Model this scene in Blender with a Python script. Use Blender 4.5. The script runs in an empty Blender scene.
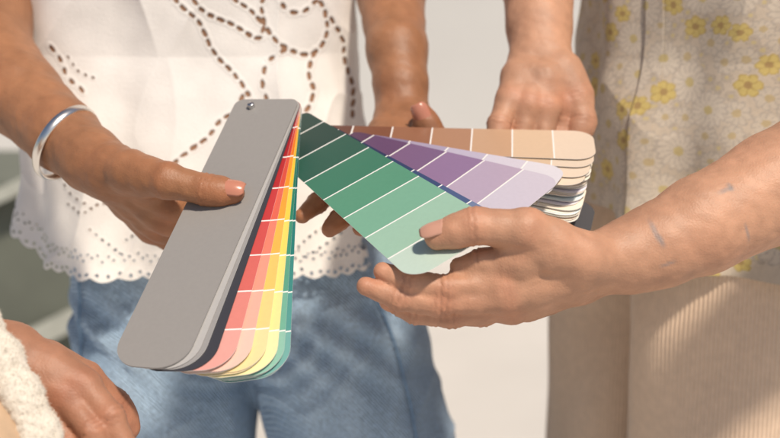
import bpy, math, random
import numpy as np
from mathutils import Vector
random.seed(4); rng=np.random.default_rng(7)
scn=bpy.context.scene; COL=scn.collection
R=math.radians
# ------------------------------------------------------------------ camera
F=1260.0; PITCH=R(12)
CAM=np.array([0,-.95,1.2]); RIGHT=np.array([1.,0,0]); FWD=np.array([0,math.cos(PITCH),-math.sin(PITCH)]); UP=np.array([0,math.sin(PITCH),math.cos(PITCH)])
def V(x,d,z): return RIGHT*x+FWD*d+UP*z
def P(px,py,d): return CAM+V((px-390)/F*d,d,(219-py)/F*d)
def at(px,py,Y):
    r=V((px-390)/F,1,(219-py)/F); return CAM+r*((Y-CAM[1])/r[1])
cd=bpy.data.cameras.new('camera'); cam=bpy.data.objects.new('camera',cd); COL.objects.link(cam)
cam.location=CAM; cam.rotation_euler=(R(90)-PITCH,0,0); cd.sensor_width=36; cd.lens=F/780*36; cd.clip_start=.02; cd.clip_end=400
cd.dof.use_dof=True; cd.dof.focus_distance=.95; cd.dof.aperture_fstop=4.8
scn.camera=cam
# ------------------------------------------------------------------ helpers
def nrm(v): v=np.asarray(v,float); return v/np.linalg.norm(v)
def wav(p,scale,seed=0,n=7):
    g=np.random.default_rng(seed); out=np.zeros(len(p))
    for i in range(n):
        k=g.normal(size=3); k/=np.linalg.norm(k); out+=np.sin(p@(k*scale*g.uniform(.6,1.5))+g.uniform(0,6.28))
    return out/n*1.6
def mkobj(name,verts,faces,mat,parent=None,cols=None,smooth=True,facecol=None):
    me=bpy.data.meshes.new(name)
    me.from_pydata(np.asarray(verts).tolist(),[],faces.tolist() if isinstance(faces,np.ndarray) else faces); me.update()
    if smooth: me.polygons.foreach_set('use_smooth',np.ones(len(me.polygons),bool))
    if cols is not None:
        at_=me.color_attributes.new('Col','FLOAT_COLOR','POINT')
        c=np.ones((len(verts),4)); c[:,:3]=cols; at_.data.foreach_set('color',c.ravel())
    if facecol is not None:
        at_=me.color_attributes.new('Col','FLOAT_COLOR','CORNER'); L=[]
        for p in me.polygons: L+= (list(facecol[p.index])+[1.])*p.loop_total
        at_.data.foreach_set('color',L)
    me.materials.append(mat)
    o=bpy.data.objects.new(name,me); COL.objects.link(o)
    if parent is not None: o.parent=parent
    return o
def root(name,loc,label,cat):
    o=bpy.data.objects.new(name,None); COL.objects.link(o); o.empty_display_size=.05
    o['label']=label; o['category']=cat
    return o
def material(name,base=(.5,.5,.5),rough=.6,attr=False,nscale=40,namt=.12,bscale=300,bstr=.1,bdist=.001,metal=0,sss=0,sheen=0,coat=0,spec=.5,extra=None):
    m=bpy.data.materials.new(name); m.use_nodes=True; nt=m.node_tree; N=nt.nodes; L=nt.links
    b=N['Principled BSDF']; b.inputs['Roughness'].default_value=rough; b.inputs['Metallic'].default_value=metal
    b.inputs['Specular IOR Level'].default_value=spec
    tc=N.new('ShaderNodeTexCoord'); nz=N.new('ShaderNodeTexNoise'); nz.inputs['Scale'].default_value=nscale; nz.inputs['Detail'].default_value=6
    L.new(tc.outputs['Object'],nz.inputs['Vector'])
    mr=N.new('ShaderNodeMapRange'); mr.inputs['From Min'].default_value=.3; mr.inputs['From Max'].default_value=.7; mr.inputs['To Min'].default_value=1-namt; mr.inputs['To Max'].default_value=1+namt
    L.new(nz.outputs['Fac'],mr.inputs['Value'])
    mx=N.new('ShaderNodeVectorMath'); mx.operation='SCALE'
    if attr:
        a=N.new('ShaderNodeAttribute'); a.attribute_name='Col'; L.new(a.outputs['Color'],mx.inputs[0])
    else: mx.inputs[0].default_value=base[:3]
    L.new(mr.outputs[0],mx.inputs['Scale']); L.new(mx.outputs[0],b.inputs['Base Color'])
    nb=N.new('ShaderNodeTexNoise'); nb.inputs['Scale'].default_value=bscale; nb.inputs['Detail'].default_value=4; L.new(tc.outputs['Object'],nb.inputs['Vector'])
    bp=N.new('ShaderNodeBump'); bp.inputs['Strength'].default_value=bstr; bp.inputs['Distance'].default_value=bdist
    L.new(nb.outputs['Fac'],bp.inputs['Height']); L.new(bp.outputs[0],b.inputs['Normal'])
    if sss:
        b.inputs['Subsurface Weight'].default_value=sss; b.inputs['Subsurface Radius'].default_value=(1,.35,.2); b.inputs['Subsurface Scale'].default_value=.004
    if sheen: b.inputs['Sheen Weight'].default_value=sheen
    if coat: b.inputs['Coat Weight'].default_value=coat
    if extra: extra(nt,b,tc,bp)
    return m
# ------------------------------------------------------------------ smooth-union tapered capsules -> surface nets
def smin(a,b,k):
    h=np.clip(.5+.5*(b-a)/k,0,1); return b*(1-h)+a*h-k*h*(1-h)
def sdf(p,A,B,ra,rb):
    ba=B-A; pa=p[:,None,:]-A[None]; l2=(ba*ba).sum(1)+1e-12
    t=np.clip((pa*ba[None]).sum(2)/l2,0,1)
    return np.linalg.norm(pa-t[:,:,None]*ba[None],axis=2)-(ra+(rb-ra)*t)
def solid(prims,h,kmain=.010,kf=.0012,kmix=.006,smooth=2):
    """prims: (a,b,ra,rb,group) group 0 = main mass, >0 separate fingers"""
    A=np.array([q[0] for q in prims],float); B=np.array([q[1] for q in prims],float)
    ra=np.array([q[2] for q in prims],float); rb=np.array([q[3] for q in prims],float); g=np.array([q[4] for q in prims])
    rm=np.maximum(ra,rb)[:,None]
    lo=np.minimum(A-rm,B-rm).min(0)-.02; hi=np.maximum(A+rm,B+rm).max(0)+.02
    n=8; bs=n*h; nb=np.ceil((hi-lo)/bs).astype(int)
    ii=np.stack(np.meshgrid(*[np.arange(q) for q in nb],indexing='ij'),-1).reshape(-1,3)
    cen=lo+(ii+.5)*bs; Rb=bs*.87; keep=[]; D=[]
    for s in range(0,len(cen),20000):
        d=sdf(cen[s:s+20000],A,B,ra,rb); m=d.min(1); k=np.abs(m)<Rb+.010
        keep.append(np.where(k)[0]+s); D.append(d[k])
    keep=np.concatenate(keep); D=np.concatenate(D); blk=ii[keep]
    loc=np.stack(np.meshgrid(*[np.arange(n+1)]*3,indexing='ij'),-1).reshape(-1,3)
    vals=np.empty((len(blk),(n+1)**3),np.float32)
    for bi in range(len(blk)):
        idx=np.where(D[bi]<Rb+.022)[0]
        p=lo+(blk[bi]*n+loc)*h
        d=sdf(p,A[idx],B[idx],ra[idx],rb[idx]); gg=g[idx]; main=None; fing=None
        for u in np.unique(gg):
            c=np.where(gg==u)[0]; v=d[:,c[0]]
            for q in c[1:]: v=smin(v,d[:,q],kmain if u==0 else .004)
            if u==0: main=v
            else: fing=v if fing is None else smin(fing,v,kf)
        v=main if fing is None else (fing if main is None else smin(main,fing,kmix))
        vals[bi]=v
    m=n+1; G=vals.reshape(-1,m,m,m); S=G<0
    c8=[(a,b,c) for a in(0,1) for b in(0,1) for c in(0,1)]
    def sl(X,o): return X[:,o[0]:o[0]+n,o[1]:o[1]+n,o[2]:o[2]+n]
    cnt=sum(sl(S,o).astype(np.int8) for o in c8); act=(cnt>0)&(cnt<8)
    w=np.where(act); cl=np.stack(w[1:],1); cv=np.stack([sl(G,o)[w] for o in c8],1).astype(float)
    acc=np.zeros((len(cl),3)); num=np.zeros(len(cl))
    for i in range(8):
        for j in range(i+1,8):
            if sum(abs(c8[i][k]-c8[j][k]) for k in range(3))!=1: continue
            va,vb=cv[:,i],cv[:,j]; x=(va<0)!=(vb<0); t=np.where(x,va/np.where(x,va-vb,1),0)
            pt=np.array(c8[i])+t[:,None]*(np.array(c8[j])-np.array(c8[i])); acc+=np.where(x[:,None],pt,0); num+=x
    gc=blk[w[0]]*n+cl; verts=lo+(gc+acc/num[:,None])*h
    dims=nb*n+2
    def key(q): return (q[:,0].astype(np.int64)*dims[1]+q[:,1])*dims[2]+q[:,2]
    kk=key(gc); od=np.argsort(kk); ks=kk[od]; quads=[]
    for ax in range(3):
        o1=[0,0,0]; o1[ax]=1
        s0=S[:,:n,:n,:n]; s1=sl(S,o1); w=np.where(s0!=s1); base=blk[w[0]]*n+np.stack(w[1:],1)
        e1=np.zeros(3,int); e1[(ax+1)%3]=1; e2=np.zeros(3,int); e2[(ax+2)%3]=1
        cs=[base,base-e1,base-e1-e2,base-e2]; ids=[]; ok=np.ones(len(base),bool)
        for q in cs:
            k=key(q); pos=np.clip(np.searchsorted(ks,k),0,len(ks)-1); ok&=ks[pos]==k; ids.append(od[pos])
        Q=np.stack(ids,1); fl=~s0[w]; Q[fl]=Q[fl][:,::-1]; quads.append(Q[ok])
    Q=np.concatenate(quads)
    E=np.concatenate([Q[:,[0,1]],Q[:,[1,2]],Q[:,[2,3]],Q[:,[3,0]]])
    for _ in range(smooth):
        a=np.zeros_like(verts); c=np.zeros(len(verts))
        for x in range(3):
            a[:,x]=np.bincount(E[:,0],verts[E[:,1],x],len(verts))+np.bincount(E[:,1],verts[E[:,0],x],len(verts))
        c=np.bincount(E[:,0],minlength=len(verts))+np.bincount(E[:,1],minlength=len(verts))
        verts=verts*.5+.5*a/np.maximum(c,1)[:,None]
    return verts,Q
def normals(v,Q):
    fn=np.cross(v[Q[:,2]]-v[Q[:,0]],v[Q[:,3]]-v[Q[:,1]]); out=np.zeros_like(v)
    for c in range(4):
        for x in range(3): out[:,x]+=np.bincount(Q[:,c],fn[:,x],len(v))
    return out/(np.linalg.norm(out,axis=1)[:,None]+1e-12)
# ------------------------------------------------------------------ hands
class Body:
    def __init__(s): s.pr=[]; s.g=0; s.joints=[]; s.tips=[]; s.nails=[]; s.bones=[]
    def chain(s,pts,g=0):
        for (a,r1),(b,r2) in zip(pts[:-1],pts[1:]): s.pr.append((a,b,r1,r2,g))
    def hand(s,fingers,thumb,wrist,arm,k=1.0,nail=None,wr=.02,fnails=(),web=(),kf=None,cs=1.0):
        W=P(*wrist); mc=[P(*f[0]) for f in fingers]; T=[P(*t) for t in thumb]; kf=kf or k
        fr=[[.0108,.0096,.0084,.0066],[.0110,.0100,.0087,.0068],[.0105,.0094,.0082,.0064],[.0095,.0084,.0074,.0058]]
        cm=sum(mc)/4
        for i,f in enumerate(fingers):
            s.g+=1; J=[P(*q) for q in f]; r=[x*kf for x in fr[i]]
            pts=[]
            for j in range(3):
                pts.append((J[j],r[j])); pts.append(((J[j]+J[j+1])/2,(r[j]+r[j+1])/2*.92))
            pts.append((J[3],r[3])); s.chain(pts,s.g)
            for j in (1,2): s.joints.append((J[j],nrm(J[j+1]-J[j-1]),r[j],cs))
            s.joints.append((J[0],nrm(J[1]-W),r[0],.22*cs)); s.tips.append((J[3],r[3]))
            wo=W+(mc[i]-cm)*.45
            s.chain([(wo,.0165*k),((wo+J[0])/2,.0132*k),(J[0],.0120*k)])
            s.bones.append((wo,J[0]))
            for (fi,dv) in fnails:
                if fi==i: s.nails.append((J[3],J[2],V(*dv),r[3]))
        for i in range(3): s.chain([(mc[i]*.8+W*.2,.0108*k),(mc[i+1]*.8+W*.2,.0102*k)])
        s.g+=1; tr=[.0165*k,.0136*k,.0119*k,.0090*k]
        s.chain([(W,.018*k),(T[0],tr[0]),(T[1],.0138*k)])
        s.chain([(T[1],.0132*k),((T[1]+T[2])/2,.0115*k),(T[2],tr[2]),((T[2]+T[3])/2,.0112*k),(T[3],tr[3])],s.g)
        s.bones.append((T[0],T[2]))
        s.chain([((T[0]+T[1])/2,.013*k),(mc[0]*.65+W*.35,.0115*k)])
        s.chain([(P(*q[:3]),q[3]) for q in web])
        s.joints.append((T[2],nrm(T[3]-T[1]),tr[2],.9*cs)); s.joints.append((T[1],nrm(T[2]-T[0]),tr[1],.3*cs)); s.tips.append((T[3],tr[3]))
        s.chain([(P(*q[:3]),q[3]) for q in arm]+[(W,wr)])
        if nail is not None: s.nails.append((T[3],T[2],V(*nail),tr[3]))
        return T
    def build(s,parent,mat,nailmat,base,h=.0017,marks=()):
        v,Q=solid(s.pr,h,kmain=.008)
        n=normals(v,Q); disp=np.zeros(len(v)); red=np.zeros(len(v)); dark=np.zeros(len(v))
        for (j,ax,r,am) in s.joints:
            dv=v-j; m=np.where((dv*dv).sum(1)<(2.2*r)**2)[0]; q=dv[m]; t=q@ax
            wig=t+.0006*np.sin(q[:,0]*700)+.0005*np.sin(q[:,2]*900+1)
            disp[m]+=-.00048*am*(.4+np.cos(2*np.pi*wig/.0042))*np.exp(-(t/.0042)**2)
            dark[m]+=.15*am*np.clip(np.cos(2*np.pi*wig/.0042),0,1)**2*np.exp(-(t/.0045)**2)
            red[m]+=.26*np.exp(-(t/.008)**2)*np.exp(-((q*q).sum(1)/(2.0*r)**2)**2)
        for (a,b) in s.bones:   # tendon ridges along the back of the hand
            ba=b-a; L=np.linalg.norm(ba); ax=ba/L; dv=v-a; t=dv@ax; m=np.where((t>-.2*L)&(t<1.05*L))[0]
            q=dv[m]-t[m,None]*ax; dd=np.linalg.norm(q-n[m]*(np.sum(q*n[m],1))[:,None],axis=1); far=np.linalg.norm(q,axis=1)<.026
            disp[m]+=.0011*np.exp(-(dd/.0032)**2)*far*np.clip(1.05-t[m]/L,0,1)**.5*np.clip(t[m]/L+.2,0,1)
        for (j,r) in s.tips:
            d2=((v-j)**2).sum(1); red+=.55*np.exp(-d2/(1.5*r)**2)
        disp+=.00050*wav(v,200,3)+.00022*wav(v,700,4)
        lines=np.exp(-np.abs(wav(v,420,15,9))*14)*.5+np.exp(-np.abs(wav(v,300,16,9))*16)*.5
        disp-=.00022*lines; dark+=.06*lines
        v=v+n*disp[:,None]
        base=np.array(base); red=np.clip(red+.22*wav(v,70,9),0,1)[:,None]
        tone=1+.10*wav(v,45,5)[:,None]+.07*wav(v,160,6)[:,None]+.05*wav(v,500,8)[:,None]
        c=base*tone; c=c*(1-red)+c*np.array([1.06,.82,.77])*red; c=c*(1-np.clip(dark,0,.4))[:,None]
        for (q,ax,ln,wd) in marks:
            dv=v-q; a=dv@ax; pr=np.abs((dv@nrm(np.cross(ax,V(0,1,0)))))
            near=(dv*dv).sum(1)<(ln*1.9)**2
            mk=near*np.clip(1.5-np.abs(a)/ln,0,1)*np.clip(1.5-pr/wd,0,1)
            c=c*(1-.45*mk[:,None])+np.array([.13,.18,.21])*.45*mk[:,None]
        o=mkobj('body',v,Q,mat,parent,cols=c)
        for (T,pv,dz,r) in s.nails:
            ax=nrm(T-pv); up=nrm(dz-ax*(dz@ax)); sd=np.cross(ax,up); vs=[];fs=[]; na,nt_=13,11
            for i in range(nt_):
                f=i/(nt_-1); sx=(-.75+1.85*f)*r; am=R(56)*(1-.35*max(0,(f-.72)/.28)**2)*(1-.25*max(0,(.2-f)/.2)**2)
                rr=r*1.13*math.sqrt(max(.05,1-.36*max(0,(sx/r-.1))**2))
                for j in range(na):
                    al=am*(j/(na-1)*2-1); rj=rr*(1-.05*(j/(na-1)*2-1)**2)
                    vs.append(T+ax*sx+(up*math.cos(al)*rj+sd*math.sin(al)*rj*.96))
            for i in range(nt_-1):
                for j in range(na-1): a=i*na+j; fs.append((a,a+1,a+na+1,a+na))
            no=mkobj('fingernail',np.array(vs),fs,nailmat,o)
            md=no.modifiers.new('thick','SOLIDIFY'); md.thickness=.0006; md.offset=1
        return o
skinA=material('skin_tan',attr=True,rough=.48,nscale=90,namt=.09,bscale=650,bstr=.45,bdist=.0008,sss=.05,spec=.42)
skinB=material('skin_fair',attr=True,rough=.50,nscale=90,namt=.08,bscale=650,bstr=.45,bdist=.0008,sss=.06,spec=.40)
nailA=material('nail_coral',(.50,.205,.135),.25,namt=.05,bstr=.02,spec=.5,coat=.2)
nailB=material('nail_natural',(.54,.29,.21),.28,namt=.05,bstr=.02,spec=.5,coat=.1)
# ------------------------------------------------------------------ PERSON A
pa=root('person',None,'person in white eyelet blouse and blue jeans holding the grey end of the swatch fan','person')
A=Body()
A.hand([[(172,206,1.035),(212,226,1.055),(245,230,1.05),(262,226,1.045)],
        [(166,220,1.05),(208,243,1.07),(240,246,1.06),(258,240,1.05)],
        [(160,228,1.07),(198,252,1.085),(228,254,1.075),(246,248,1.065)],
        [(152,230,1.09),(183,252,1.10),(206,254,1.09),(220,250,1.08)]],
       [(130,172,1.015),(168,181,.992),(207,190,.986),(233,193,.9835)],(110,172,1.04),
       [(-2,-190,1.36,.046),(-8,-40,1.30,.043),(-12,52,1.2,.041),(20,95,1.14,.037),(62,135,1.09,.031),(92,160,1.055,.026)],k=1.03,kf=1.0,nail=(.1,-.75,.62),wr=.0238)
A.hand([[(376,158,1.10),(340,184,1.06),(317,203,1.035),(302,216,1.02)],
        [(392,167,1.085),(360,202,1.045),(340,219,1.025),(330,229,1.015)],
        [(408,172,1.08),(385,207,1.045),(368,221,1.025),(360,229,1.015)],
        [(422,172,1.085),(405,202,1.055),(394,213,1.035),(388,219,1.025)]],
       [(412,132,1.14),(438,156,1.125),(432,134,1.113),(422,113,1.110)],(403,112,1.170),
       [(398,-250,1.38,.045),(391,-60,1.33,.037),(391,-5,1.27,.0335),(397,50,1.2,.0285),(401,85,1.18,.0245)],nail=(-.25,-1,.1),wr=.021)
TX=-.208; TY=.38
for sx in (-.062,0,.062):
    A.chain([(np.array([TX+sx*.8+.02,TY,.95]),.072),(np.array([TX+sx,TY,1.03]),.086),(np.array([TX+sx,TY,1.28]),.086)])
A.chain([(np.array([TX-.19,TY-.02,1.40]),.05),(np.array([TX,TY,1.36]),.07),(np.array([TX+.19,TY-.02,1.40]),.05)])
A.build(pa,skinA,nailA,(.325,.150,.074))
# bangle
def torus(cn,nv,Rm,r,flat=1.0,n=72,m=14):
    nv=nrm(nv); e1=nrm(np.cross(nv,[0,0,1])); e2=np.cross(nv,e1); vs=[];fs=[]
    for i in range(n):
        a=2*math.pi*i/n; ra=e1*math.cos(a)+e2*math.sin(a)
        for j in range(m):
            b=2*math.pi*j/m; vs.append(cn+ra*(Rm+r*math.cos(b))+nv*r*flat*math.sin(b))
    for i in range(n):
        for j in range(m): fs.append((i*m+j,((i+1)%n)*m+j,((i+1)%n)*m+(j+1)%m,i*m+(j+1)%m))
    return np.array(vs),fs
silver=material('silver',(.90,.86,.80),.28,metal=1,namt=.04,bstr=.05)
v,f=torus(P(66,143,1.085),V(.80,-.30,-.52),.0345,.002,2.1)
b=mkobj('bangle',v,f,silver,pa); b['label']='plain silver bangle on the wrist'
# blouse
def cloth_grid(nu,nv): 
    i,j=np.meshgrid(np.arange(nv-1),np.arange(nu-1),indexing='ij'); a=(i*nu+j).ravel()
    return np.stack([a,a+1,a+nu+1,a+nu],1)
th=np.concatenate([np.linspace(R(-140),R(-95),60)[:-1],np.linspace(R(-95),R(95),640),np.linspace(R(95),R(140),60)[1:]]); nvv=380
hem_py=np.interp(np.degrees(th),[-140,-90,-66,-48,-20,20,45,65,90,140],[176,186,232,264,278,279,270,256,240,236])
vv=np.linspace(0,1,nvv)[:,None]
b0=.150
hem_z=np.array([at(200,p,TY-b0*math.cos(t))[2] for p,t in zip(hem_py,th)])
hem_z=hem_z-.0042*np.abs(np.sin(th*28))
Z=hem_z[None]+vv*(1.26-hem_z[None])
low=np.clip((1.10-Z)/.22,0,1)
thd=np.degrees(th)[None]
a_=.170+.024*low**1.3+.012*low*np.clip(-thd/90,0,1); b_=.108+.044*low
fold=(.0070*np.sin(th*9+1.6*Z*4+.6)+.0032*np.sin(th*17+3))*(.16+low**1.2)+.0026*np.sin(th*4+Z*22)
st=np.sin(th)[None]; ct=np.cos(th)[None]
sgn=lambda x,e: np.sign(x)*np.abs(x)**e
X=TX+(a_+fold)*sgn(st,.88)*np.ones_like(Z)+.016*low; Y=TY-(b_+fold)*sgn(ct,.80)
vb=np.stack([X,Y,Z],-1).reshape(-1,3)
nb_=np.stack([st*np.ones_like(Z),-ct*np.ones_like(Z),0*Z],-1).reshape(-1,3)
crease=np.exp(-np.abs(wav(vb*np.array([1,1,.6]),45,14))*5)
vb+= nb_*(.0010*wav(vb,120,11,11)+.0028*wav(vb,50,12)+.0036*crease)[:,None]
# eyelets, laid out on the cloth in metres (x across, z up)
def cl(px,py): q=at(px,py,.255); return np.array([q[0],q[2]])
lines=[[(166,-8),(180,8),(196,22),(206,44),(216,60),(228,72),(240,86),(250,104),(253,116)],
 [(186,-6),(204,14),(230,26),(254,40),(260,28),(248,12),(234,2),(226,-8)],
 [(262,-10),(259,12),(265,32),(280,48),(300,58),(314,55),(323,40),(323,20),(314,-4)],
 [(311,58),(306,76),(311,94),(307,110),(298,120)],[(281,53),(266,64),(260,82),(264,100)],
 [(177,161),(190,150),(208,137),(217,124),(232,113),(240,100)],[(329,24),(339,44),(342,70),(350,96),(350,124)],[(275,-4),(283,10),(298,15),(312,4)],
 [(42,52),(52,64),(60,80),(76,92)]]
fine=[[(66,206),(84,212),(104,202),(124,214)],[(56,180),(70,196),(86,202)],[(128,238),(144,230),(160,242),(178,238)],[(288,258),(302,244),(318,232),(336,226)],[(92,228),(108,240),(124,252)],[(300,262),(318,250),(340,238)],[(60,60),(72,74),(88,80)],[(40,110),(48,128),(60,140)]]
H=[]
def along(ln,step,ra,rb):
    q=np.array([cl(*p) for p in ln]); q=np.concatenate([[2*q[0]-q[1]],q,[2*q[-1]-q[-2]]]); k=[]
    for i in range(1,len(q)-2):
        for t in np.linspace(0,1,24,endpoint=False):
            k.append(.5*((2*q[i])+(q[i+1]-q[i-1])*t+(2*q[i-1]-5*q[i]+4*q[i+1]-q[i+2])*t*t+(3*q[i]-q[i-1]-3*q[i+1]+q[i+2])*t**3))
    k=np.array(k+[q[-2]])
    L=np.concatenate([[0],np.cumsum(np.linalg.norm(np.diff(k,axis=0),axis=1))]); n=max(2,int(L[-1]/step))
    for x in np.linspace(0,L[-1],n):
        g=lambda y: np.array([np.interp(y,L,k[:,0]),np.interp(y,L,k[:,1])]); c=g(x); d=g(x+.002)-g(x-.002)
        H.append((c[0],c[1],math.atan2(d[1],d[0])+rng.normal(0,.12),ra*rng.uniform(.85,1.1),rb*rng.uniform(.85,1.1)))
for ln in lines: along(ln,.0092,.0040,.0022)
for ln in fine: along(ln,.0062,.0017,.0013)
front=(ct*np.ones_like(Z)).ravel()>-.1
hd=np.full(len(vb),9.0)
def addhole(x,z,an,ra,rb_):
    m=np.where((np.abs(vb[:,0]-x)<.009)&(np.abs(vb[:,2]-z)<.009)&front)[0]
    dx=vb[m,0]-x; dz=vb[m,2]-z; u=dx*math.cos(an)+dz*math.sin(an); w=-dx*math.sin(an)+dz*math.cos(an)
    hd[m]=np.minimum(hd[m],((np.abs(u)/ra)**2.6+(np.abs(w)/rb_)**2.6)**(1/2.6))
for q in H: addhole(*q)
nu=len(th)
for row,(off,rad,stp) in enumerate([(.0055,.0017,9),(.019,.0014,9),(.024,.0013,9)]):
    for i in range(70,nu-70):
        if i%stp==(0,4,0)[row]:
            j=int(off/((1.26-hem_z[i])/(nvv-1))); addhole(X[j,i],Z[j,i],0,rad,rad)
vback=vb-nb_*.0011
rim=np.exp(-((hd-1.5)/.4)**2); vb+=nb_*(.0006*rim)[:,None]
Qf=cloth_grid(nu,nvv); keep=hd[Qf].mean(1)>1.0; Q=Qf[keep]
blousem=material('white_cotton',(.81,.785,.75),.85,nscale=60,namt=.03,bscale=500,bstr=.45,bdist=.0010,sheen=.2)
bo=mkobj('blouse',vb,Q,blousem,pa); bo['label']='white eyelet blouse with cutwork embroidery and scalloped hem'
backm=material('tan_skin_backing',(.32,.175,.10),.8,namt=.15)  # added skin stand-in under the blouse, close enough that the eyelets stay lit
kr=(np.arange(len(Qf))//(nu-1))>42
mkobj('skin_backing',vback,Qf[kr],backm,bo)['label']='added skin toned layer seen through the eyelets, set close to stay lit'
# jeans
jp=[]
def jc(pts,g=0):
    for (a,r1),(b,r2) in zip(pts[:-1],pts[1:]): jp.append((np.array(a),np.array(b),r1,r2,g))
jc([((-.238,.385,.99),.075),((-.238,.372,.90),.101),((-.242,.37,.80),.102),((-.246,.365,.66),.096),((-.245,.37,.35),.088),((-.24,.38,.04),.085)],1)
jc([((-.140,.385,.99),.075),((-.114,.378,.90),.102),((-.066,.367,.80),.103),((-.026,.36,.66),.097),((.02,.37,.35),.088),((.045,.38,.04),.085)],2)
jc([((-.24,.40,.92),.096),((-.12,.40,.92),.096)],0)
v,Q=solid(jp,.0030,kmain=.012,kf=.004,kmix=.012,smooth=3)
n=normals(v,Q)
zz=v[:,2]
wr=.0050*np.sin(zz*150+v[:,0]*110+2.4*wav(v,14,21))*np.exp(-((zz-.82)/.05)**2)*(.5+.5*np.clip(wav(v,20,29),-1,1))+.0030*wav(v*np.array([1,1,1.6]),34,22)+.0014*wav(v,110,23)
cr=-.160
wr+=.0050*np.sin(np.hypot(v[:,0]-cr,zz-.86)*260+1)*np.exp(-((zz-.81)/.05)**2-((v[:,0]-cr)/.09)**2)
wr+=.0030*np.exp(-np.abs(wav(v*np.array([1,1,1.6]),44,28))*6)*np.clip((.90-zz)/.04,0,1)
v=v+n*wr[:,None]
thigh=np.exp(-((v[:,0]+.245)/.05)**2)+np.exp(-((v[:,0]+.045+.20*(zz-.72))/.055)**2)
fade=np.clip(.45+.42*thigh+.04*wav(v,16,25)+.14*wav(v*np.array([1,1,.16]),150,26)+.40*np.clip(wr/.004,-1,1)*.5,0,1.2)[:,None]
c=np.array([.19,.31,.47])*(1-fade)+np.array([.43,.575,.73])*fade
def denim(nt,b,tc,bp):
    N=nt.nodes; L=nt.links
    w=N.new('ShaderNodeTexWave'); w.wave_type='BANDS'; w.bands_direction='DIAGONAL'; w.inputs['Scale'].default_value=130; w.inputs['Distortion'].default_value=2; w.inputs['Detail'].default_value=2
    L.new(tc.outputs['Object'],w.inputs['Vector'])
    b2=N.new('ShaderNodeBump'); b2.inputs['Strength'].default_value=1.0; b2.inputs['Distance'].default_value=.0016
    L.new(w.outputs['Fac'],b2.inputs['Height']); L.new(bp.outputs[0],b2.inputs['Normal']); L.new(b2.outputs[0],b.inputs['Normal'])
denimm=material('denim',attr=True,rough=.9,nscale=420,namt=.30,bscale=400,bstr=.5,bdist=.0012,sheen=.15,extra=denim)
jo=mkobj('jeans',v,Q,denimm,pa,cols=c); jo['label']='light blue faded denim jeans'
seamm=material('seam_thread',(.17,.27,.40),.9,nscale=600,namt=.3)
jv=v.copy()
def seam(path,r=.0022):
    q=np.array(path,float); t=np.linspace(0,len(q)-1,70); xz=np.stack([np.interp(t,np.arange(len(q)),q[:,i]) for i in (0,1)],1)
    for _ in range(20): xz[1:-1]=(xz[:-2]+2*xz[1:-1]+xz[2:])/4
    C=[]
    for (x,z) in xz:
        d=(jv[:,0]-x)**2+(jv[:,2]-z)**2; m=np.where((d<.006**2)&(jv[:,1]<.40))[0]
        C.append((x,jv[m,1].min() if len(m) else np.nan,z))
    C=np.array(C); C=C[~np.isnan(C[:,1])]
    for _ in range(3): C[1:-1]=(C[:-2]+2*C[1:-1]+C[2:])/4
    vs=[];fs=[];k=8
    for i,p in enumerate(C):
        d=nrm(C[min(i+1,len(C)-1)]-C[max(i-1,0)]); e1=nrm(np.cross(d,[0,1,0])); e2=np.cross(d,e1)
        for j in range(k): a=2*math.pi*j/k; vs.append(p+e1*math.cos(a)*r+e2*math.sin(a)*r*.45)
    for i in range(len(C)-1):
        for j in range(k): fs.append((i*k+j,i*k+(j+1)%k,(i+1)*k+(j+1)%k,(i+1)*k+j))
    mkobj('seam',np.array(vs),fs,seamm,jo)
seam([(-.172,.88),(-.170,.865),(-.166,.85),(-.160,.835)])
seam([(-.190,.895),(-.188,.885),(-.182,.875),(-.170,.868)],.0012)
seam([(-.318,.87),(-.320,.80),(-.317,.70),(-.31,.6)],.0016)
seam([(-.022,.87),(.002,.82),(.022,.74),(.038,.64)],.0016)
# ------------------------------------------------------------------ PERSON B
pb=root('person',None,'person in floral print shirt and beige ribbed trousers, tattooed forearm reaching in','person')
B=Body()
B.hand([[(502,284,.902),(446,288,.898),(410,282,.897),(382,271,.900)],
        [(505,297,.902),(440,303,.900),(398,298,.899),(366,286,.901)],
        [(512,306,.915),(452,315,.913),(415,313,.911),(388,302,.912)],
        [(526,304,.932),(482,315,.935),(455,315,.934),(436,308,.933)]],
       [(582,258,.902),(526,230,.886),(474,226,.885),(438,237,.889)],(630,256,.926),
       [(1000,-200,1.16,.052),(935,110,1.01,.050),(860,140,.98,.046),(775,188,.955,.0410),(700,226,.938,.0355),(660,245,.930,.0305)],k=1.10,kf=1.03,nail=(-.15,-.45,.85),wr=.0275,cs=1.0,
       web=[(548,250,.894,.014),(518,260,.895,.0125),(482,262,.900,.0085),(458,266,.903,.006)])
B.hand([[(510,100,1.120),(499,124,1.108),(497,138,1.104),(502,150,1.104)],
        [(529,106,1.116),(520,140,1.112),(523,154,1.116),(528,162,1.122)],
        [(547,108,1.118),(542,143,1.112),(544,156,1.118),(546,164,1.126)],
        [(562,106,1.130),(560,138,1.124),(560,150,1.128),(559,158,1.132)]],
       [(562,72,1.142),(577,98,1.134),(582,122,1.127),(577,138,1.121)],(541,54,1.160),
       [(600,-300,1.32,.05),(548,-120,1.27,.041),(538,-20,1.20,.0345),(539,26,1.175,.030)],k=1.06,kf=1.06,wr=.026,cs=.7,web=[(519,78,1.134,.014),(545,80,1.130,.014),(561,86,1.134,.012)])
BX=.385; BY=.33
for sx in (-.08,0,.08):
    B.chain([(np.array([BX+sx*.7,BY+.02,.96]),.075),(np.array([BX+sx,BY,1.05]),.085),(np.array([BX+sx,BY,1.28]),.095)])
B.chain([(np.array([BX-.17,BY-.05,1.42]),.05),(np.array([BX,BY,1.38]),.07),(np.array([BX+.17,BY-.08,1.42]),.05)])
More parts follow.
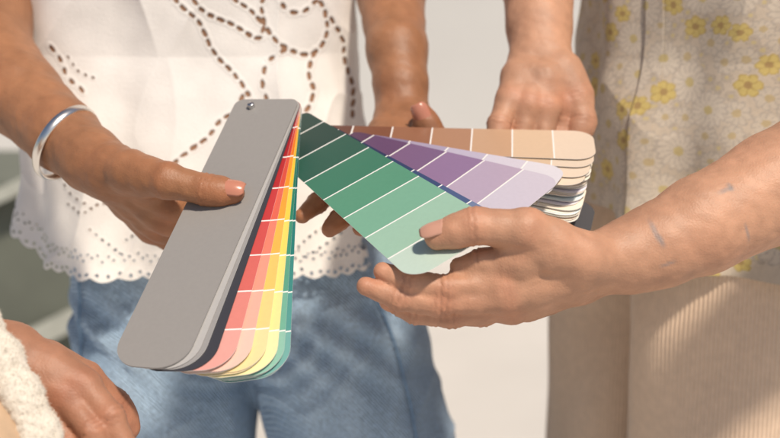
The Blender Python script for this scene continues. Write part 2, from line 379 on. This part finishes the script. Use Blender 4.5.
tx=nrm(V(.8,0,.3)); tz=nrm(V(.35,0,-.9)); ty=nrm(V(.6,0,-.6))
marks=[(P(726,190,.91),tx,.005,.0015),(P(731,187,.91),tz,.003,.0014),(P(655,231,.90),tz,.007,.0018),(P(661,241,.90),tz,.004,.0016),(P(745,232,.915),tz,.006,.0011),(P(668,264,.90),tx,.005,.0010),(P(712,215,.91),tz,.004,.0010)]
B.build(pb,skinB,nailB,(.495,.268,.168),marks=marks,h=.0016)
# shirt
th=np.linspace(R(-135),R(120),700); nvv=360
deg=np.degrees(th)
hem_py=np.interp(deg,[-135,-90,-62,-50.5,-49.5,-35,-15,20,60,120],[185,190,212,220,262,272,281,287,285,280])
b0=.165
hem_z=np.array([at(700,p,BY-b0*math.cos(t))[2] for p,t in zip(hem_py,th)])
vv=np.linspace(0,1,nvv)[:,None]; Z=hem_z[None]+vv*(1.28-hem_z[None])
low=np.clip((1.1-Z)/.22,0,1); st=np.sin(th)[None]; ct=np.cos(th)[None]
a_=.188+.010*low; b_=.135+.030*low
fold=(.0085*np.sin(th*8+Z*9)+.0050*np.sin(th*15-Z*12+1))*(.32+low)+.005*np.sin(th*5+Z*30)*np.sin(th*3-Z*14)
rr_=fold
X=BX+(a_+rr_)*sgn(st,.88); Y=BY-(b_+rr_)*sgn(ct,.88)
vb=np.stack([X*np.ones_like(Z),Y*np.ones_like(Z),Z],-1).reshape(-1,3)
nb_=np.stack([st*np.ones_like(Z),-ct*np.ones_like(Z),0*Z],-1).reshape(-1,3)
vb+=nb_*(.0012*wav(vb,130,31)+.0032*wav(vb,45,32)+.0046*np.exp(-np.abs(wav(vb*np.array([1,1,.5]),40,36))*5))[:,None]
U=(th[None]*.175*np.ones_like(Z)).ravel(); W=Z.ravel()
c=np.tile(np.array([.50,.42,.33]),(len(U),1)); c*= (1+.05*wav(vb,90,33))[:,None]
pts=[]
def put(u,w_,rad,kind,ov):
    if all((u-p[0])**2+(w_-p[1])**2>((rad+p[2])*ov)**2 for p in pts): pts.append((u,w_,rad*rng.uniform(.88,1.1),kind)); return 1
    return 0
def place(n,rad,kind,ov=.86):
    k=0
    for _ in range(n*40):
        k+=put(rng.uniform(-.30,.22),rng.uniform(.92,1.24),rad,kind,ov)
        if k>=n: break
for cu in np.arange(-.30,.24,.062):
    for cw in np.arange(.93,1.25,.066):
        a,b=cu+rng.uniform(-.024,.024),cw+rng.uniform(-.024,.024)
        for q in range(rng.integers(2,6)): put(a+rng.normal(0,.013),b+rng.normal(0,.013),.0112,1,.84)
place(60,.0215,0,.74); place(120,.0125,3,.72); place(380,.0062,2,.75)
for (u,w_,r,kind) in pts[::-1]:
    m=np.where((np.abs(U-u)<r*1.2)&(np.abs(W-w_)<r*1.2))[0]
    if not len(m): continue
    dx=U[m]-u; dz=(W[m]-w_)*rng.uniform(1,1.2); rho=np.hypot(dx,dz)/r; al=np.arctan2(dz,dx)+rng.uniform(0,6)
    al=al+.10*np.sin(rho*7+u*300)
    npet=[15,6,5,9][kind]; ph=np.abs(np.cos(al*npet/2)); pet=.68+.30*ph**.6+.05*np.sin(al*2+u*90)
    ins=rho<pet; line=(ph<.28)&ins|((pet-rho<.11)&ins); ctr=rho<[.22,.3,.35,.3][kind]
    fill=[(.53,.46,.375),(.515,.40,.14),(.435,.365,.29),(.505,.435,.35)][kind]; lc=[(.405,.35,.295),(.41,.30,.10),(.37,.315,.26),(.385,.335,.285)][kind]; cc=[(.46,.37,.18),(.34,.225,.09),(.49,.40,.22),(.44,.345,.20)][kind]
    c[m[ins]]=fill; c[m[line]]=lc; c[m[ctr]]=cc
floral=material('floral_cotton',attr=True,rough=.85,nscale=200,namt=.06,bscale=800,bstr=.3,bdist=.0006,sheen=.15)
Q=cloth_grid(len(th),nvv)
so=mkobj('shirt',vb,Q,floral,pb,cols=c); so['label']='sand shirt printed with daisies and mustard flowers'
G3=(vb+nb_*.0030).reshape(nvv,-1,3); ia=np.where((deg>-49.3)&(deg<-42))[0]; G3=G3[1:,ia]; c3=c.reshape(nvv,-1,3)[1:,ia].reshape(-1,3)
po=mkobj('placket',G3.reshape(-1,3),cloth_grid(len(ia),nvv-1),floral,so,cols=c3*.97); md=po.modifiers.new('thick','SOLIDIFY'); md.thickness=.0016; po['label']='folded front edge of the open shirt'
# trousers with vertical ribs
def leg(path,nr,nu,rows,amp):
    path=[(np.array(p),a,b) for p,a,b in path]; zs=np.array([p[0][2] for p in path])[::-1]
    z=np.linspace(zs[0],zs[-1],rows)
    g=lambda k: np.interp(z,zs,np.array([k(p) for p in path])[::-1])[:,None]
    x0,y0,a,b=g(lambda p:p[0][0]),g(lambda p:p[0][1]),g(lambda p:p[1]),g(lambda p:p[2])
    t=np.linspace(0,2*math.pi,nu,endpoint=False)[None]
    rib=amp*np.cos(t*nr)+.004*np.sin(t*3+z[:,None]*14)+.003*np.sin(t*5-z[:,None]*23+1)
    vs=np.stack([x0+(a+rib)*np.sin(t),y0-(b+rib)*np.cos(t),z[:,None]*np.ones_like(t)],-1).reshape(-1,3)
    i,j=np.meshgrid(np.arange(rows-1),np.arange(nu),indexing='ij'); k=i*nu+j; k2=i*nu+(j+1)%nu
    return vs,np.stack([k.ravel(),k2.ravel(),(k2+nu).ravel(),(k+nu).ravel()],1)
v1,q1=leg([((.362,.31,1.0),.10,.09),((.362,.300,.93),.108,.122),((.360,.295,.84),.112,.126),((.357,.275,.6),.108,.115),((.355,.28,.03),.105,.11)],170,170*6,100,.0007)
v2,q2=leg([((.31,.44,1.0),.09,.08),((.286,.45,.90),.098,.095),((.280,.46,.80),.094,.09),((.277,.46,.6),.090,.09),((.285,.47,.03),.095,.09)],150,150*6,100,.0007)
v3,q3=leg([((.43,.36,1.0),.12,.09),((.44,.36,.90),.14,.12),((.45,.36,.82),.12,.11)],160,960,30,.0007)
v=np.concatenate([v1,v2,v3]); Q=np.concatenate([q1,q2+len(v1),q3+len(v1)+len(v2)])
ribm=material('ribbed_knit',(.70,.53,.39),.9,nscale=120,namt=.06,bscale=900,bstr=.4,bdist=.0008,sheen=.3)
mkobj('trousers',v,Q,ribm,pb)['label']='beige ribbed knit trousers'
# ------------------------------------------------------------------ PERSON C
pc=root('person',None,'person at lower left corner, only a hand and fleece edged tan jacket in view','person')
Cb=Body()
Cb.hand([[(84,386,.868),(111,416,.858),(123,444,.856),(127,468,.860)],
         [(66,398,.864),(93,433,.852),(104,466,.850),(108,490,.856)],
         [(48,410,.866),(72,448,.855),(82,480,.854),(85,502,.86)],
         [(30,420,.872),(48,452,.865),(55,476,.865),(58,494,.87)]],
        [(44,366,.895),(84,382,.905),(114,406,.915),(128,428,.92)],(6,358,.876),
        [(-420,180,.86,.05),(-300,330,.87,.045),(-150,345,.877,.04),(-55,348,.878,.031)],k=1.02,kf=.97,wr=.025,cs=.9)
Cb.build(pc,skinB,nailB,(.40,.195,.118),h=.0018)
jp=[]
jc([(P(-420,180,.84),.075),(P(-300,360,.83),.07),(P(-160,425,.82),.060),(P(-46,456,.824),.044),(P(6,530,.81),.044)])
jc([(P(-46,456,.824),.044),(P(-46,390,.838),.026)])
v,Q=solid(jp,.005,kmain=.02,smooth=3); n=normals(v,Q); v=v+n*(.002*wav(v,70,41))[:,None]
suede=material('tan_suede',(.56,.385,.24),.9,nscale=60,namt=.12,bscale=600,bstr=.4,bdist=.001,sheen=.4)
mkobj('jacket',v,Q,suede,pc)['label']='cream tan jacket'
tp=[P(-45,275,.84),P(-15,318,.835),P(9,354,.83),P(29,392,.825),P(47,430,.82),P(63,475,.815),P(75,520,.81)]
jp=[]; jc([(q,.0072) for q in tp]); o2=V(-.008,-.003,-.003); jc([(q+o2,.0072) for q in tp])
v,Q=solid(jp,.0016,kmain=.01,smooth=1); n=normals(v,Q); v=v+n*(.0006*wav(v,600,44)+.0006*wav(v,1100,45))[:,None]
nf=20000; idx=rng.integers(0,len(v),nf); vs=[];fs=[]
for i in idx:
    d=nrm(n[i]+rng.normal(0,.6,3)); s=nrm(np.cross(d,rng.normal(size=3))); l=rng.uniform(.0007,.0020); w_=.00018; p=v[i]-n[i]*.0004
    cu=rng.normal(0,.0003,3); k=len(v)+len(vs)
    vs+=[p-s*w_,p+s*w_,p+d*l*.55+s*w_*.8+cu,p+d*l*.55-s*w_*.8+cu,p+d*l+cu*2.2+s*w_*.2,p+d*l+cu*2.2-s*w_*.2]; fs+=[(k,k+1,k+2,k+3),(k+3,k+2,k+4,k+5)]
fleece=material('cream_fleece',(.74,.68,.585),.95,nscale=150,namt=.08,bscale=500,bstr=.5,bdist=.002,sheen=.2)
mkobj('fleece_trim',np.concatenate([v,np.array(vs)]),np.concatenate([Q,np.array(fs)]),fleece,pc)['label']='fluffy cream fleece edge'
# ------------------------------------------------------------------ PAINT FAN DECK
deck=root('paint_fan_deck',None,'open fan of paint colour swatches on long rounded cards held between the hands','paint swatches')
paper=material('printed_card',attr=True,rough=.38,nscale=300,namt=.02,bscale=600,bstr=.03,bdist=.0003,spec=.5)
P0=np.array([-.1036,1.07,.0841])
def srgb(c): c=np.array(c)/255.; return np.where(c<=.04045,c/12.92,((c+.055)/1.055)**2.4)
def strip(name,a,n,off,L,W,cells,rad=.018,bend=0.,thick=.00035,s0=-.012,cell=.035,line=.0013,white=(.82,.81,.78),under=None,twist=0.,label=None,org=None,taper=0.):
    a=nrm(a); n=nrm(n-a*(n@a)); w=np.cross(n,a); O=(P0 if org is None else org)+n*off
    segs=[]
    if len(cells)==1: segs=[(s0,L,cells[0])]
    else:
        e=L
        for q in cells[::-1]:
            st_=max(s0,e-cell)
            segs.append((st_+line/2,e-line/2 if e<L else e,q)); 
            if st_>s0: segs.append((st_-line/2,st_+line/2,None))
            e=st_
            if e<=s0: break
        if e>s0: segs.append((s0,e-line/2,cells[0]))
    S=set([s0,L]); 
    for x,y,_ in segs: S.add(round(x,5)); S.add(round(y,5))
    for x in np.linspace(s0,L,26): S.add(round(x,5))
    for x in np.linspace(0,1,12): S.add(round(L-rad*(1-math.sin(x*math.pi/2)),5)); S.add(round(s0+.008*(1-math.sin(x*math.pi/2)),5))
    S=sorted(S); S=[S[0]]+[x for p_,x in zip(S[:-1],S[1:]) if x-p_>.00008]
    T=np.linspace(-1,1,7); vs=[]; fs=[]; fc=[]; m=len(T)
    for side in (0,1):
        for s in S:
            hw=W/2
            if s>L-rad: hw=W/2-rad+math.sqrt(max(0,rad*rad-(s-(L-rad))**2))
            if s<s0+.008: hw=W/2-.008+math.sqrt(max(0,.008**2-(s0+.008-s)**2))
            hw*=1-taper*(1-max(s,0)/L)
            for t in T:
                sp=max(s,0); dz=bend*sp*sp/(L*L)+twist*t*sp/L
                q=a*s+w*(t*hw)+n*(dz-(thick if side else 0)); vs.append(V(*(O+q))+CAM)
    ns=len(S)
    for i in range(ns-1):
        mid=(S[i]+S[i+1])/2; cc=None
        for x,y,q in segs:
            if x<=mid<=y: cc=q; break
        col=np.array(white) if cc is None else srgb(cc)
        for j in range(m-1):
            k=i*m+j; fs.append((k,k+1,k+m+1,k+m)); fc.append(col)
            k+=ns*m; fs.append((k,k+m,k+m+1,k+1)); fc.append(np.array(white) if under is None else srgb(under))
    ring=[i*m for i in range(ns)]+[(ns-1)*m+j for j in range(1,m)]+[i*m+m-1 for i in range(ns-2,-1,-1)]+[j for j in range(m-2,0,-1)]
    for x,y in zip(ring,ring[1:]+ring[:1]): fs.append((x,x+ns*m,y+ns*m,y)); fc.append(np.array(white) if under is None else srgb(under))
    o=mkobj(name,np.array(vs),fs,paper,deck,smooth=False,facecol=fc)
    if label: o['label']=label
    return o
# right hand side of the fan
u=np.array([1.,0,0]); vd=np.array([0,-.893,-.45]); nd=np.array([0,-.45,.893])
PR=np.array([-.0850,1.080,.0700])
def ang(d): return u*math.cos(R(d))+vd*math.sin(R(d))
GREEN=[(30,62,55),(40,86,72),(58,116,94),(84,142,116),(116,166,142),(150,186,166),(184,204,192)]
PURP=[(70,40,66),(80,52,82),(92,66,102),(114,88,124),(136,110,146),(172,156,178),(194,188,202)]
TAN=[(92,52,40),(118,74,54),(142,98,74),(168,126,98),(190,154,124),(208,182,154),(218,200,180)]
NAVY=[(24,30,52),(30,40,68),(38,50,84),(48,62,98),(58,74,112),(76,92,130),(110,124,156)]
LL=.258
ag=ang(58.3); wg=nrm(np.array([1,.369,.55])); wg=nrm(wg-ag*(wg@ag)); ng=np.cross(ag,wg)
if ng[1]>0: ng=-ng
def rs(*a,taper=.16,**k): return strip(*a,org=PR,taper=taper,cell=.0345,**k)
rs('colour_strip',ag,ng,.0072,.256,.081,GREEN,bend=-.002,taper=.34,s0=-.014,label='strip of greens from forest to pale sage')
an_=ang(56.2); rs('colour_strip',an_,ng,.0062,.243,.080,NAVY,bend=-.003,taper=.32,s0=.02,label='navy strip showing as a sliver beside the greens')
rs('colour_strip',ang(33),nd,.0050,.236,.090,PURP,bend=-.002,taper=.36,s0=.045,label='strip of purples from plum to pale lilac')
rs('colour_strip',ang(46),nd,.0036,.208,.056,NAVY,bend=-.001,s0=.09)
rs('colour_strip',ang(24),nd,.0028,.237,.064,[(60,50,90),(90,80,120),(130,120,150),(160,150,175),(180,172,192),(200,195,208),(210,208,216)],bend=-.001,s0=.06)
rs('colour_strip',ang(5),nd,.0015,LL,.061,TAN,bend=.001,s0=.012,label='strip of browns from chestnut to pale sand')
for k_,(d_,o_) in enumerate([(8,.0006),(12,-.0002),(15,-.0010)]): rs('colour_strip',ang(d_),nd,o_,LL-.001-.002*k_,.060,[tuple(np.array(q)*(1+.02*k_)) for q in TAN],bend=-.001*k_,s0=.05)
for i in range(34):
    f=i/33; base=np.array([[244,226,206],[246,238,226],[226,236,236],[248,240,222],[236,230,238],[244,232,214]][i%6])
    rs('colour_strip',ang(5+11*f+rng.uniform(-1.6,1.6)),nd,-.0016-.00056*i,LL-.001-.006*f-.004*rng.uniform(0,1),.060,[tuple(base*(.76+.04*k)) for k in range(7)],bend=-.018*f-.001*rng.uniform(0,1),thick=.00048,white=(.86,.85,.82),s0=.04)
rs('cover',ang(14),nd,-.0222,LL+.003,.064,[(70,72,78)],bend=-.026,thick=.0010,under=(70,72,78),s0=.04,label='dark grey back cover')
# left hand side of the fan
aL=nrm(np.array([-.0535,-.17,-.181])); wL=np.array([.958,-.287,0]); wL=nrm(wL-aL*(wL@aL)); nL=np.cross(aL,wL); 
if nL[1]>0: nL=-nL
def angL(d): return aL*math.cos(R(d))+wL*math.sin(R(d))
GL=.276; LW=.060
strip('cover',angL(-1.5),nL,.0130,GL,.058,[(146,143,140)],rad=.022,thick=.0011,under=(150,148,146),label='mid grey front cover')
strip('colour_strip',angL(-.3),nL,.0112,GL-.001,.059,[(176,174,172)],rad=.022,under=(200,198,196))
strip('colour_strip',angL(.5),nL,.0104,GL-.001,LW,[(150,148,147)],rad=.022)
strip('colour_strip',angL(2.4),nL,.0096,GL,LW,[(62,62,68)],rad=.022,under=(60,60,66),label='plain charcoal strip')
reds=[[(160,34,38),(176,44,46),(190,60,60),(200,80,76),(208,104,96),(216,132,122),(222,160,150)],[(186,58,44),(200,76,60),(212,100,82),(220,126,106),(226,150,130),(230,172,154),(234,192,176)]]
YEL=[[(212,116,26),(220,138,40),(226,156,56),(232,174,78),(234,190,104),(236,202,132),(238,212,156)],[(214,168,36),(224,184,54),(230,196,76),(234,206,100),(236,214,124),(238,220,148),(240,226,170)]]
GRN=[[(20,96,74),(30,112,86),(44,124,98),(64,138,112),(88,154,130),(112,170,148),(140,186,168)],[(10,84,80),(14,94,90),(22,106,100),(38,118,112),(60,132,126),(84,148,142),(112,166,160)]]
seq=[]
for g,ds in ((reds,(5.4,7.6)),(YEL,(9.8,11.4)),(GRN,(12.3,13.1))):
    for d,q in zip(ds,g): seq.append((d,q))
for i,(d,q) in enumerate(seq):
    strip('colour_strip',angL(d),nL,.0086-.0012*i,GL-.001-.002*(i%3)/3,LW,q,rad=.022,bend=-.0019*i,cell=.036)
    for e in (1,2): strip('colour_strip',angL(d-.3*e),nL,.0086-.0012*i-.0004*e,GL-.003*e/2,LW,[tuple(np.array(x)*.96+8) for x in q],rad=.022,bend=-.0019*i-.0006*e,cell=.036)
# pivot screw
steel=material('steel',(.6,.6,.6),.3,metal=1,namt=.05)
def cyl(c,n,r,h,seg=32):
    n=nrm(n); e1=nrm(np.cross(n,[1,0,.2])); e2=np.cross(n,e1); prof=[(0,h/2+.0004),(r*.75,h/2+.0003),(r*.95,h/2),(r,h/2-.0004),(r,-h/2),(0,-h/2)]; vs=[];fs=[]
    for (q,z) in prof:
        for i in range(seg): a=2*math.pi*i/seg; vs.append(c+n*z+(e1*math.cos(a)+e2*math.sin(a))*max(q,1e-5))
    for k in range(len(prof)-1):
        for i in range(seg): fs.append((k*seg+i,k*seg+(i+1)%seg,(k+1)*seg+(i+1)%seg,(k+1)*seg+i))
    return np.array(vs),fs
nw=V(*nL); v,f=cyl(CAM+V(*P0)+nw*.0105-V(.012,0,0)+V(*aL)*-.004,nw,.0030,.0085); mkobj('pivot_screw',v,f,steel,deck)
# ------------------------------------------------------------------ SETTING
fl=material('pale_concrete',(.60,.57,.53),.8,nscale=1.5,namt=.06,bscale=20,bstr=.1)
o=mkobj('ground',[(-60,-40,0),(60,-40,0),(60,80,0),(-60,80,0)],[(0,1,2,3)],fl,smooth=False); o['kind']='structure'
def box(x0,x1,y0,y1,z0,z1):
    v=[(x,y,z) for x in (x0,x1) for y in (y0,y1) for z in (z0,z1)]
    return v,[(0,1,3,2),(4,6,7,5),(0,4,5,1),(2,3,7,6),(0,2,6,4),(1,5,7,3)]
wl=material('pale_wall',(.60,.595,.58),.85,nscale=.8,namt=.06,bscale=30,bstr=.1)
v,f=box(-9,9,5.2,5.4,0,4); o=mkobj('wall',v,f,wl,smooth=False); o['kind']='structure'; o['label']='plain pale grey wall far behind the people'; o['category']='wall'
bn=root('bench',None,'soft sage green bench with pale slanted rails behind the jeans at far left','bench')
sage=material('sage',(.150,.162,.132),.9,nscale=3,namt=.25); pale=material('pale_wood',(.42,.43,.38),.7)
YB=1.9; zt=at(0,184,YB)[2]; xr=at(190,219,YB)[0]
v,f=box(xr-2.4,xr,YB,YB+.5,.02,zt); mkobj('seat_block',v,f,sage,bn,smooth=False)
def beam(a,b,w,h):
    d=nrm(b-a); s=nrm(np.cross(d,[0,1,0])); t=np.cross(d,s); vs=[p+s*x*w/2+t*y*h/2 for p in (a,b) for x,y in ((-1,-1),(1,-1),(1,1),(-1,1))]
    return np.array(vs),[(0,1,2,3),(7,6,5,4),(0,4,5,1),(1,5,6,2),(2,6,7,3),(3,7,4,0)]
for (p0,p1,ww) in (((-60,384),(140,286),.045),((-60,222),(60,168),.03)):
    v,f=beam(at(*p0,YB-.04),at(*p1,YB-.04),ww,.04); mkobj('rail',v,f,pale,bn,smooth=False)
# ------------------------------------------------------------------ LIGHT
w=bpy.data.worlds.new('World'); scn.world=w; w.use_nodes=True; nt=w.node_tree
sky=nt.nodes.new('ShaderNodeTexSky'); sky.sky_type='NISHITA'; sky.sun_disc=False
d=nrm([.24,-.50,.82]) # towards the sun
sky.sun_elevation=math.asin(d[2]); sky.sun_rotation=math.atan2(d[0],d[1])
nt.links.new(sky.outputs[0],nt.nodes['Background'].inputs[0]); nt.nodes['Background'].inputs[1].default_value=.072
sl_=bpy.data.lights.new('sun','SUN'); so=bpy.data.objects.new('sun',sl_); COL.objects.link(so); sl_.energy=4.1; sl_.angle=R(5); sl_.color=(1,.88,.74)
so.rotation_euler=Vector(-d).to_track_quat('-Z','Y').to_euler()
scn.view_settings.view_transform='Standard'; scn.view_settings.look='None'; scn.view_settings.exposure=0
